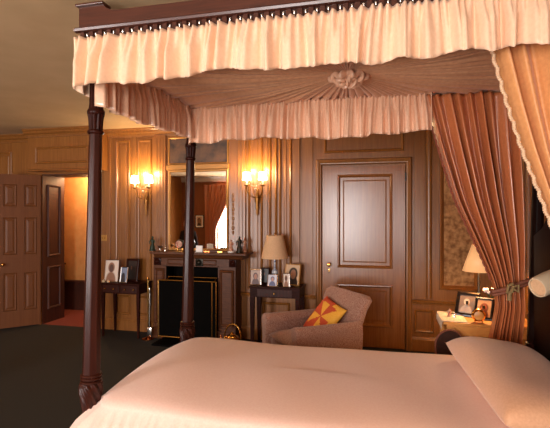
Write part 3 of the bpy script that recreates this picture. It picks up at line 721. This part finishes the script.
# ------------------------------------------------------------------ photo frames
def photo(name, label, loc, rz, w, h, fm, pm, border=.012, lean=.2, mount=0, group=None, cat='photo frame', thick=.014):
    t = thing(name, label, cat, loc, rz, group); L = R(-lean, 'X')
    m1 = MB(); b_ = border
    m1.panel(-w/2, w/2, 0, h, 0, [(0, -thick), (0, 0), (b_*.4, .004), (b_, .001), (b_, -.006)], False, L); m1.box(-w/2+.002, w/2-.002, .006, thick, .002, h-.002, mtx=L); build('frame', m1, fm, t)
    if mount:
        m1 = MB(); m1.box(-w/2+b_, w/2-b_, .004, .006, b_, h-b_, mtx=L); build('mount', m1, M['white'], t)
    q_ = b_+mount; m1 = MB(); m1.box(-w/2+q_, w/2-q_, .0025, .004, q_, h-q_, mtx=L); build('picture', m1, pm, t)
    m1 = MB(); m1.box(-.012, .012, -.003, .0, 0, h*.6, mtx=T(0, h*.55*math.sin(lean)+thick+.06*h, 0) @ R(lean*.6, 'X')); build('stand', m1, fm, t); return t
PM = {}
PM['pale'] = portrait('pale_photo', srgb(226, 210, 196), srgb(150, 104, 76), srgb(90, 56, 44), .45, .62, .2)
PM['blue'] = portrait('blue_photo', srgb(130, 140, 164), srgb(30, 26, 28), srgb(60, 50, 54), .4, .3, .25)
PM['dark'] = portrait('dark_photo', srgb(40, 26, 20), srgb(24, 16, 14), srgb(110, 70, 54), .4, .62, .12)
PM['family'] = portrait('family_photo', srgb(196, 172, 156), srgb(96, 70, 70), srgb(176, 120, 96), .5, .55, .2)
PM['bluefam'] = portrait('blue_family_photo', srgb(196, 192, 200), srgb(70, 74, 116), srgb(180, 130, 110), .5, .6, .18)
PM['lady'] = portrait('lady_photo', srgb(206, 172, 138), srgb(50, 34, 26), srgb(150, 104, 78), .55, .52, .26)
PM['grey'] = portrait('grey_photo', srgb(112, 100, 92), srgb(176, 164, 152), srgb(196, 184, 172), .45, .6, .15)
PM['gold'] = portrait('golden_photo', srgb(206, 160, 116), srgb(120, 66, 44), srgb(160, 92, 64), .5, .5, .24)
# ------------------------------------------------------------------ side tables
def leg_mb(x, y, zt, r0=.02, r1=.011):
    m1 = MB(); m1.rings([[(x+sx*r, y+sy*r, z) for sx, sy in ((-1, -1), (1, -1), (1, 1), (-1, 1))] for r, z in ((r1, 0), (r0, zt*.85), (r0, zt))], True, True, True); return m1
tx0, tx1 = wx(101, 5.33), wx(139, 5.33); TZ = .725
t = thing('side_table', 'slim dark mahogany table with two drawers against the left panelling', 'table', ((tx0+tx1)/2, 5.49, 0)); w2 = (tx1-tx0)/2
m1 = MB(); m1.box(-w2-.015, w2+.015, -.175, .165, TZ-.018, TZ, .004); build('tabletop', m1, M['dark'], t)
m1 = MB(); m1.box(-w2, w2, -.16, .155, TZ-.14, TZ-.018); build('body', m1, M['dark'], t)
for s in (-1, 1):
    m1 = MB(); m1.box(*sorted((s*.012, s*(w2-.03))), -.168, -.158, TZ-.125, TZ-.03, .003); dr = build('drawer', m1, M['mahogany'], t)
    for k in (.3, .75):
        m1 = MB(); m1.lathe([(.006, 0), (.006, .01), (.012, .016), (.008, .024)], 12, mtx=T(s*w2*k, -.168, TZ-.078) @ R(PI/2, 'X')); build('knob', m1, M['brass'], dr, True)
for sx in (-1, 1):
    for sy in (-.14, .135): build('leg', leg_mb(sx*(w2-.02), sy, TZ-.14), M['dark'], t)
LT = t.location.copy()
def ft(px, Y, z): q_ = at(px, 0, Y); return (q_.x, Y, z)
photo('photo_frame', 'white photo frame with pale picture, leftmost on the left side table', ft(111, 5.42, TZ), .12, .2, .30, M['silver'], PM['pale'], .008, .16)
photo('photo_frame', 'small silver photo frame with bluish picture before the dark frame', ft(123, 5.37, TZ), -.1, .115, .215, M['silver'], PM['blue'], .012, .16)
photo('photo_frame', 'tall dark wooden photo frame with dark picture on the left table', ft(131, 5.52, TZ), -.1, .2, .31, M['dark'], PM['dark'], .03, .14)
for px, Y, lab in ((103.5, 5.345, 'tiny white china pot at the left corner of the side table'), (108.2, 5.345, 'tiny white china pot before the pale photo frame')):
    m1 = MB(); m1.lathe([(.012, 0), (.019, .012), (.017, .026), (.008, .03), (.005, .036), (.002, .038)], 16); o = build('china_pot', m1, M['white_glaze'], None, True, 60); o.location = ft(px, Y, TZ+.001); tag(o, lab, 'pot')
# right side table
tx0, tx1 = wx(250, 5.28), wx(299.5, 5.28); RZ = .765
t = thing('side_table', 'dark mahogany side table carrying the tan lamp beside the fireplace', 'table', ((tx0+tx1)/2, 5.44, 0)); w2 = (tx1-tx0)/2
m1 = MB(); m1.box(-w2-.012, w2+.012, -.175, .19, RZ-.016, RZ, .004); build('tabletop', m1, M['dark'], t)
m1 = MB(); m1.box(-w2, w2, -.16, .18, RZ-.13, RZ-.016); build('body', m1, M['dark'], t)
m1 = MB(); m1.box(-w2+.09, w2-.09, -.168, -.158, RZ-.12, RZ-.03, .003); dr = build('drawer', m1, M['mahogany'], t)
m1 = MB(); m1.lathe([(.006, 0), (.006, .01), (.012, .016), (.008, .024)], 12, mtx=T(0, -.168, RZ-.075) @ R(PI/2, 'X')); build('knob', m1, M['brass'], dr, True)
for sx in (-1, 1):
    for sy in (-.14, .16): build('leg', leg_mb(sx*(w2-.025), sy, RZ-.13, .026, .016), M['dark'], t)
photo('photo_frame', 'light framed family photo at the left end of the lamp table', ft(255.5, 5.36, RZ), .25, .15, .2, M['silver'], PM['family'], .014, .2)
photo('photo_frame', 'dark photo frame standing at the back of the lamp table', ft(264.8, 5.54, RZ), .1, .12, .2, M['dark'], PM['dark'], .016, .15)
photo('photo_frame', 'small silver framed photo in front of the lamp base', ft(272, 5.30, RZ), -.05, .13, .155, M['silver'], PM['bluefam'], .01, .22)
photo('photo_frame', 'large gilt photo frame with a dark-haired portrait right of the lamp', ft(291.3, 5.47, RZ), -.3, .215, .265, M['gilt'], PM['lady'], .012, .2)
photo('photo_frame', 'small narrow framed photo leaning before the large gilt frame', ft(286.5, 5.31, RZ), .3, .09, .17, M['silver'], PM['pale'], .01, .2)
# tan lamp
t = thing('table_lamp', 'blue and white china lamp with a tan cone shade beside the fireplace', 'lamp', ft(274.8, 5.45, RZ))
s_ = 5.62/F; zb = at(275, 258.2, 5.45).z-RZ; zt_ = at(275, 235.3, 5.45).z-RZ
m1 = MB(); m1.lathe([(.05, 0), (.05, .012), (.03, .02), (.045, .04), (.06, .075), (.05, .11), (.028, .125), (.04, .15), (.035, .18), (.015, .2), (.012, zb-.01)], 28); build('base', m1, M['blue_china'], t, True, 50)
m1 = MB(); m1.rings([[(r*math.cos(2*PI*j/40), r*math.sin(2*PI*j/40), z) for j in range(40)] for r, z in ((.172, zb), (.169, zb+.006), (.106, zt_-.004), (.104, zt_))], True); build('lamp_shade', m1, M['shade_tan'], t, True, 60, .003)
m1 = MB(); m1.tube([(0, 0, zb-.02), (0, 0, zt_+.01)], .004, 6); m1.ball((0, 0, zt_+.018), .01, sub=2)
for k in range(3): m1.tube([(0, 0, zt_-.012), (.096*math.cos(2.1*k), .096*math.sin(2.1*k), zt_-.006)], .0025, 5)
build('finial', m1, M['brass'], t, True)
# ------------------------------------------------------------------ armchair
t = thing('armchair', 'low tweed upholstered armchair in front of the closed door', 'armchair', (-.73, 4.62, 0), math.radians(-51))
def rbox(x0, x1, y0, y1, z0, z1, r, mtx=None):
    m1 = MB(); m1.box(x0, x1, y0, y1, z0, z1, r, mtx); return m1
AW = .40
m1 = rbox(-AW+.09, AW-.09, -.36, .26, .14, .34, .03); build('seat_base', m1, M['chair'], t, True, 60)
m1 = pillow('c', .30, .34, .07, None, 0); bmesh.ops.translate(m1.b, verts=m1.b.verts, vec=(0, -.05, .37)); build('seat', m1, M['chair'], t, True, 180)
# reclined back, wider and rolled at the top
BKM = T(0, .24, .30) @ R(-.30, 'X')
m1 = MB(); rg = []
for k in range(17):
    v = k/16; w_ = (.33+.06*v)*(1 if v < .93 else 1-.18*((v-.93)/.07)**2); th = .065*(1 if v > .1 else .8)
    ring = []
    for j in range(32):
        a = 2*PI*j/32; cx, sy_ = math.cos(a), math.sin(a)
        x = w_*(abs(cx)**.35)*(1 if cx > 0 else -1); y = th*(abs(sy_)**.6)*(1 if sy_ > 0 else -1)
        y += .05*max(0, v-.75)*4*.6
        ring.append((x, y, .02+.53*v+.012*(1-(x/.4)**2)*v))
    rg.append(ring)
m1.rings(rg, True, True, True, BKM); build('backrest', m1, M['chair'], t, True, 50)
for s in (-1, 1):
    m1 = MB(); rg = []
    for k in range(22):
        v = k/21; y = .32-.72*v; top = .572+.012*(1-v)**2; r = .052+.02*v
        ring = [(s*(AW-.10), y, .12), (s*(AW-.105), y, top-.08)]
        for j in range(11):
            a = PI*1.15-j*PI*1.25/10; ring.append((s*(AW-.045-r*.2+r*math.cos(a)*1), y, top-.05+r*math.sin(a)))
        ring += [(s*(AW+.0), y, top-.11), (s*(AW-.02), y, .12)]
        rg.append(ring)
    e = [(p[0]*.0+s*(AW-.05)+(p[0]-s*(AW-.05))*.85, p[1]-.02, p[2]-.006) for p in rg[-1]]; rg.append(e)
    m1.rings(rg, True, True, True); build('armrest', m1, M['chair'], t, True, 55)
for sx in (-.28, .28):
    for y in (-.3, .25): build('leg', leg_mb(sx, y, .15, .025, .016), M['dark'], t)
# patchwork cushion: pinwheel of eight triangles inside a border
def cushion():
    m1 = pillow('q', .212, .212, .06, None, .05, 40)
    for f in m1.b.faces:
        c = f.calc_center_median(); u, v = c.x/.212, c.y/.212
        r = max(abs(u), abs(v)); a = math.atan2(v, u)
        if r > .70: i = 1 if (u > .70 or v > .70 and u > .2) else 0
        else: i = 1 if int((a+PI)/(PI/4)) % 2 == 0 else 0
        f.material_index = i
    return m1
o = build('cushion', cushion(), [M['red'], M['yellow']], None, True, 180)
ch = Matrix.LocRotScale(t.location, t.rotation_euler, None)
o.matrix_world = ch @ T(-.01, .125, .55) @ R(.12, 'Y') @ R(.9, 'X') @ R(-.08, 'Z')
tag(o, 'square cushion with a red and yellow pinwheel pattern leaning in the armchair', 'cushion')
# ------------------------------------------------------------------ bedside table
NZ = .72; NX0, NX1, NY0, NY1 = .47, 1.2, 4.1, 4.56
t = thing('bedside_table', 'satinwood bedside table crowded with frames beyond the far bed curtain', 'table', ((NX0+NX1)/2, (NY0+NY1)/2, 0)); nl = t.location.copy()
def nt(name, m1, m, par=None, **k): return build(name, m1, m, par or t, shift=nl, **k)
m1 = MB(); m1.box(NX0, NX1, NY0, NY1, NZ-.02, NZ, .005); nt('tabletop', m1, M['tan_wood'])
m1 = MB(); m1.box(NX0+.03, NX1-.02, NY0+.02, NY1-.02, NZ-.11, NZ-.02); nt('apron', m1, M['tan_wood'])
m1 = MB(); m1.box(NX0+.08, NX1-.06, NY0+.012, NY0+.022, NZ-.1, NZ-.03, .003); dr = nt('drawer', m1, M['tan_wood'])
m1 = MB(); m1.box(NX0+.03, NX1-.02, NY0+.02, NY1-.02, NZ-.34, NZ-.32); nt('shelf', m1, M['tan_wood'])
for x in (NX0+.04, NX1-.04):
    for y in (NY0+.035, NY1-.04): nt('leg', leg_mb(x, y, NZ-.11, .022, .014), M['tan_wood'])
m1 = MB(); m1.box(.62, 1.05, NY0+.03, NY1-.06, NZ-.319, NZ-.25, .01); o = build('linen_stack', m1, M['white']); tag(o, 'folded white linen on the lower shelf of the bedside table', 'linen')
# lace runner hanging a little over the left end
m1 = MB(); rg = []
for i in range(60):
    u = i/59; row = []
    for k, (x, z) in enumerate(((NX0-.012, NZ-.06), (NX0-.012, NZ-.03), (NX0-.008, NZ+.002), (NX0+.0, NZ+.005), (NX0+.08, NZ+.004), (NX0+.2, NZ+.004))):
        y = NY0+.02+(NY1-NY0-.04)*u; row.append((x, y, z-(.012*abs(math.sin(u*24)) if k == 0 else 0)))
    rg.append(row)
m1.rings(rg, False); o = build('lace_mat', m1, M['lace'], None, True, 60, .002); tag(o, 'ivory lace mat over the left end of the bedside table', 'mat')
photo('photo_frame', 'large black photo frame with grey picture, leftmost on the bedside table', (wx(465.5, 4.36), 4.36, NZ+.006), -.42, .2, .23, M['blackframe'], PM['grey'], .03, .5)
photo('photo_frame', 'black photo frame with golden picture behind the round brass clock', (wx(482.5, 4.27), 4.27, NZ+.006), -.42, .16, .2, M['blackframe'], PM['gold'], .022, .5)
t = thing('brass_clock', 'round polished brass clock at the front of the bedside table', 'clock', (wx(478.5, 4.16), 4.16, NZ+.002), -.1)
m1 = MB(); m1.ball((0, .0, .062), (.058, .045, .056)); build('case', m1, M['brass'], t, True)
m1 = MB(); m1.lathe([(.038, 0), (.038, .006), (.03, .009)], 28, mtx=T(0, -.038, .064) @ R(PI/2, 'X')); build('dial', m1, M['tan_wood'], t, True, 50)
for s in (-.03, .03):
    m1 = MB(); m1.ball((s, -.01, .008), .008, sub=2); build('foot', m1, M['brass'], t, True)
t = thing('flower_vase', 'small vase of white flowers half hidden by the far bed curtain', 'flowers', (wx(491, 4.40), 4.40, NZ+.002))
m1 = MB(); m1.lathe([(.03, 0), (.045, .04), (.04, .1), (.02, .14), (.028, .16)], 20); build('vase', m1, M['blue_china'], t, True, 60)
rv = random.Random(5)
for k in range(7):
    a = k*2.4; c = Vector((.045*math.cos(a), .03*math.sin(a), .215+.03*rv.random()))
    m1 = MB(); m1.tube([(0, 0, .14), c], .003, 5)
    build('stem', m1, M['leafgreen'], t)
    m1 = MB()
    for j in range(6): m1.ball(c+Vector((.014*math.cos(j), .014*math.sin(j), .006*(j % 2))), (.013, .013, .016), sub=1)
    build('blossom', m1, M['petal'], t, True)
t = thing('table_lamp', 'bedside lamp with a warm cream cone shade behind the far bed curtain', 'lamp', (.82, 4.47, NZ))
zb = 1.125-NZ
m1 = MB(); m1.lathe([(.05, 0), (.05, .015), (.02, .03), (.03, .08), (.035, .14), (.015, .2), (.01, zb)], 24); build('base', m1, M['bronze'], t, True, 60)
m1 = MB(); m1.rings([[(r*math.cos(2*PI*j/40), r*math.sin(2*PI*j/40), z) for j in range(40)] for r, z in ((.142, zb), (.06, zb+.24))], True); build('lamp_shade', m1, M['shade_lit'], t, True, 60, .003)
point('bedside_bulb', (.82, 4.47, NZ+zb+.04), (1, .64, .32), 24, .04)
figurine_spots = ((449.5, 4.33, .07, 'terracotta', 'little red figurine on the lace end of the bedside table'), (454.5, 4.28, .05, 'silver', 'tiny silver figurine beside the little red one by the bed'))
for px, Y, h, m, lab in figurine_spots:
    t = figurine('small_figurine', lab, 200, h, M[m], .6); t.location = (wx(px, Y), Y, NZ+.005)
# low chair with an arched velvet back
t = thing('bedroom_chair', 'dark velvet chair with gold-edged arched back beside the bedside table', 'chair', (wx(449, 4.04), 4.04, 0), .25)
m1 = MB(); ar = [(.115*math.cos(PI*k/16), .545+.125*math.sin(PI*k/16)) for k in range(17)]
m1.prism([(.105, .30)]+ar+[(-.105, .30)], -.025, .025); build('backrest', m1, M['velvet'], t, True, 40, bev=.008)
m1 = MB(); m1.tube([(.108, -.012, .30)]+[(x*1.04, -.012, z+.004) for x, z in ar]+[(-.108, -.012, .30)], .009, 8); build('piping', m1, M['tie'], t, True)
m1 = MB(); m1.box(-.13, .13, .0, -.3, .26, .34, .02); build('seat', m1, M['velvet'], t, True, 60)
for sx in (-.1, .1):
    for y in (-.26, -.03): build('leg', leg_mb(sx, y, .27, .014, .01), M['dark'], t)
# tapestry panel on the back wall
tx0, tx1 = wx(439, D), wx(479, D); zz0, zz1 = at(450, 290, D).z, 2.35
t = thing('tapestry_panel', 'woven tapestry in a moulded wooden frame on the wall by the bedside', 'tapestry', ((tx0+tx1)/2, D-.004, zz0)); tl = t.location.copy()
m1 = MB(); m1.panel(tx0, tx1, zz0, zz1, D-.004, [(0, 0), (.004, .03), (.02, .04), (.035, .03), (.05, .012), (.056, .002)], False); build('frame', m1, M['pale_oak'], t, shift=tl)
m1 = MB(); m1.box(tx0+.05, tx1-.05, D-.008, D-.004, zz0+.05, zz1-.05); build('weaving', m1, M['tapestry'], t, shift=tl)
# hallway chest
t = thing('hall_chest', 'dark wooden chest glimpsed through the open doorway', 'chest', (DL-.49, 6.45, 0))
m1 = MB(); m1.box(-.35, .12, -.2, .2, .08, .78, .005); build('body', m1, M['dark'], t); m1 = MB(); m1.box(-.37, .14, -.215, .21, .78, .81, .005); build('top', m1, M['dark'], t)
for x in (-.32, .09):
    for y in (-.17, .17): m1 = MB(); m1.box(x-.025, x+.025, y-.025, y+.025, 0, .08); build('foot', m1, M['dark'], t)
# ------------------------------------------------------------------ behind the camera, seen in the mirror
def window_curtain(x0, x1, tie, label, seed):
    L_ = [(0, (x0, YR+.07, 2.62)), (.3, (x0+(tie[0]-x0)*.35, YR+.07, 2.0)), (.6, (tie[0], YR+.07, 1.2)), (.75, (tie[0], YR+.07, .8)), (1, (tie[0], YR+.07, .02))]
    R_ = [(0, (x1, YR+.07, 2.62)), (.3, (x1+(tie[1]-x1)*.35, YR+.07, 2.0)), (.6, (tie[1], YR+.07, 1.2)), (.75, (tie[1], YR+.07, .8)), (1, (tie[1], YR+.07, .02))]
    m1, _ = drape(L_, R_, 7, .07, seed, (0, 1, 0), 40, 120)
    o = build('window_curtain', m1, M['curtain'], None, True, 180, .003); tag(o, label, 'curtain'); return o
window_curtain(-5.8, -4.75, (-5.75, -5.35), 'rose window curtain drawn to one side, seen in the mirror', 41)
window_curtain(-4.5, -3.5, (-3.98, -3.6), 'rose window curtain on the other side of the same window, behind the camera', 42)
p = Vector((-5.97, YR+.012, 1.2)); pt = photo('wall_picture', 'small framed portrait on the far wall, seen only in the mirror', p, PI, .3, .42, M['blackframe'], PM['lady'], .02, 0, .04, None, 'picture')
# a person in dark clothes between the mirror and the window
def person():
    t = thing('person', 'person in dark clothes standing still, reflected in the mirror', 'person', (-4.2, 2.3, 0), math.radians(200))
    J = {'pel': (0, 0, .86, .13, .1), 'ch': (0, 0, 1.05, .13, .1), 'ub': (0, .01, 1.2, .15, .1), 'nk': (0, .0, 1.31, .055, .055), 'hd0': (0, -.02, 1.37, .06, .07),
         'hipl': (.09, 0, .8, .09, .09), 'knl': (.1, -.02, .44, .06, .06), 'anl': (.1, .01, .08, .045, .045), 'tol': (.11, -.14, .03, .035, .03),
         'hipr': (-.09, 0, .8, .09, .09), 'knr': (-.1, -.01, .44, .06, .06), 'anr': (-.1, .02, .08, .045, .045), 'tor': (-.11, -.13, .03, .035, .03),
         'shl': (.17, .01, 1.24, .06, .06), 'ell': (.23, .02, .97, .045, .045), 'wrl': (.2, -.12, .78, .032, .032), 'hal': (.19, -.15, .72, .03, .02),
         'shr': (-.17, .01, 1.24, .06, .06), 'elr': (-.23, .02, .97, .045, .045), 'wrr': (-.2, -.12, .78, .032, .032), 'har': (-.19, -.15, .72, .03, .02)}
    E = [('pel', 'ch'), ('ch', 'ub'), ('ub', 'nk'), ('nk', 'hd0'), ('pel', 'hipl'), ('hipl', 'knl'), ('knl', 'anl'), ('anl', 'tol'), ('pel', 'hipr'), ('hipr', 'knr'), ('knr', 'anr'), ('anr', 'tor'),
         ('ub', 'shl'), ('shl', 'ell'), ('ell', 'wrl'), ('wrl', 'hal'), ('ub', 'shr'), ('shr', 'elr'), ('elr', 'wrr'), ('wrr', 'har')]
    ks = list(J); me = bpy.data.meshes.new('body'); vs = [J[k][:3] for k in ks]; es = [(ks.index(a), ks.index(b_)) for a, b_ in E]
    for sgn, wr in ((1, 'wrl'), (-1, 'wrr')):                      # five fingers on each hand
        h = Vector(J['hal' if sgn > 0 else 'har'][:3]); hi = ks.index('hal' if sgn > 0 else 'har')
        for q_ in range(5):
            d = Vector((sgn*(.028-.016*q_), -.01, -.03)) if q_ < 4 else Vector((-sgn*.05, -.02, .0))
            i0 = len(vs); vs.append(tuple(h+d)); vs.append(tuple(h+d*1.0+Vector((0, -.006, -.038+.006*abs(q_-1.5))) )); es += [(hi, i0), (i0, i0+1)]
    me.from_pydata(vs, es, []); me.materials.append(M['clothes']); o = bpy.data.objects.new('body', me); C.objects.link(o); o.parent = t
    sk = o.modifiers.new('skin', 'SKIN'); sv = me.skin_vertices[0].data
    for i in range(len(vs)): sv[i].radius = (J[ks[i]][3], J[ks[i]][4]) if i < len(ks) else (.009, .009)
    sv[0].use_root = True
    s2_ = o.modifiers.new('sub', 'SUBSURF'); s2_.levels = 2; s2_.render_levels = 2
    m1 = MB(); m1.ball((0, -.015, 1.43), (.075, .095, .11)); m1.ball((0, -.112, 1.42), (.013, .02, .02), sub=2)
    for s in (-1, 1): m1.ball((s*.076, 0, 1.42), (.012, .02, .03), sub=2); m1.ball((s*.03, -.1, 1.445), (.012, .01, .008), sub=2)
    m1.ball((0, -.104, 1.375), (.024, .01, .008), sub=2); build('head', m1, M['skin'], t, True)
    m1 = MB(); m1.ball((0, .015, 1.455), (.086, .1, .1)); build('hair', m1, M['hair'], t, True)
person()
# ------------------------------------------------------------------ light
w = bpy.data.worlds.new('world'); bpy.context.scene.world = w; w.use_nodes = True
w.node_tree.nodes['Background'].inputs['Color'].default_value = (.75, .85, 1, 1); w.node_tree.nodes['Background'].inputs['Strength'].default_value = .6
for (a, b_, z0, z1), e in zip(WIN, (340, 230, 55)):
    l = bpy.data.lights.new('daylight', 'AREA'); l.shape = 'RECTANGLE'; l.size = b_-a-.02; l.size_y = z1-z0-.02; l.energy = e; l.color = (1, .93, .90)
    o = bpy.data.objects.new('daylight', l); C.objects.link(o); o.location = ((a+b_)/2, YR-.19, (z0+z1)/2); o.rotation_euler = (-PI/2, 0, PI)
    o.rotation_euler = (PI/2, 0, 0)
    o.rotation_euler = Vector((0, 1, 0)).to_track_quat('-Z', 'Y').to_euler()
point('hall_lamp', (-4.75, 6.4, 2.3), (1, .66, .34), 45, .1)
sc = bpy.context.scene
sc.view_settings.view_transform = 'Standard'; sc.view_settings.look = 'None'; sc.view_settings.gamma = 1; sc.view_settings.use_curve_mapping = False
sc.view_settings.exposure = 0
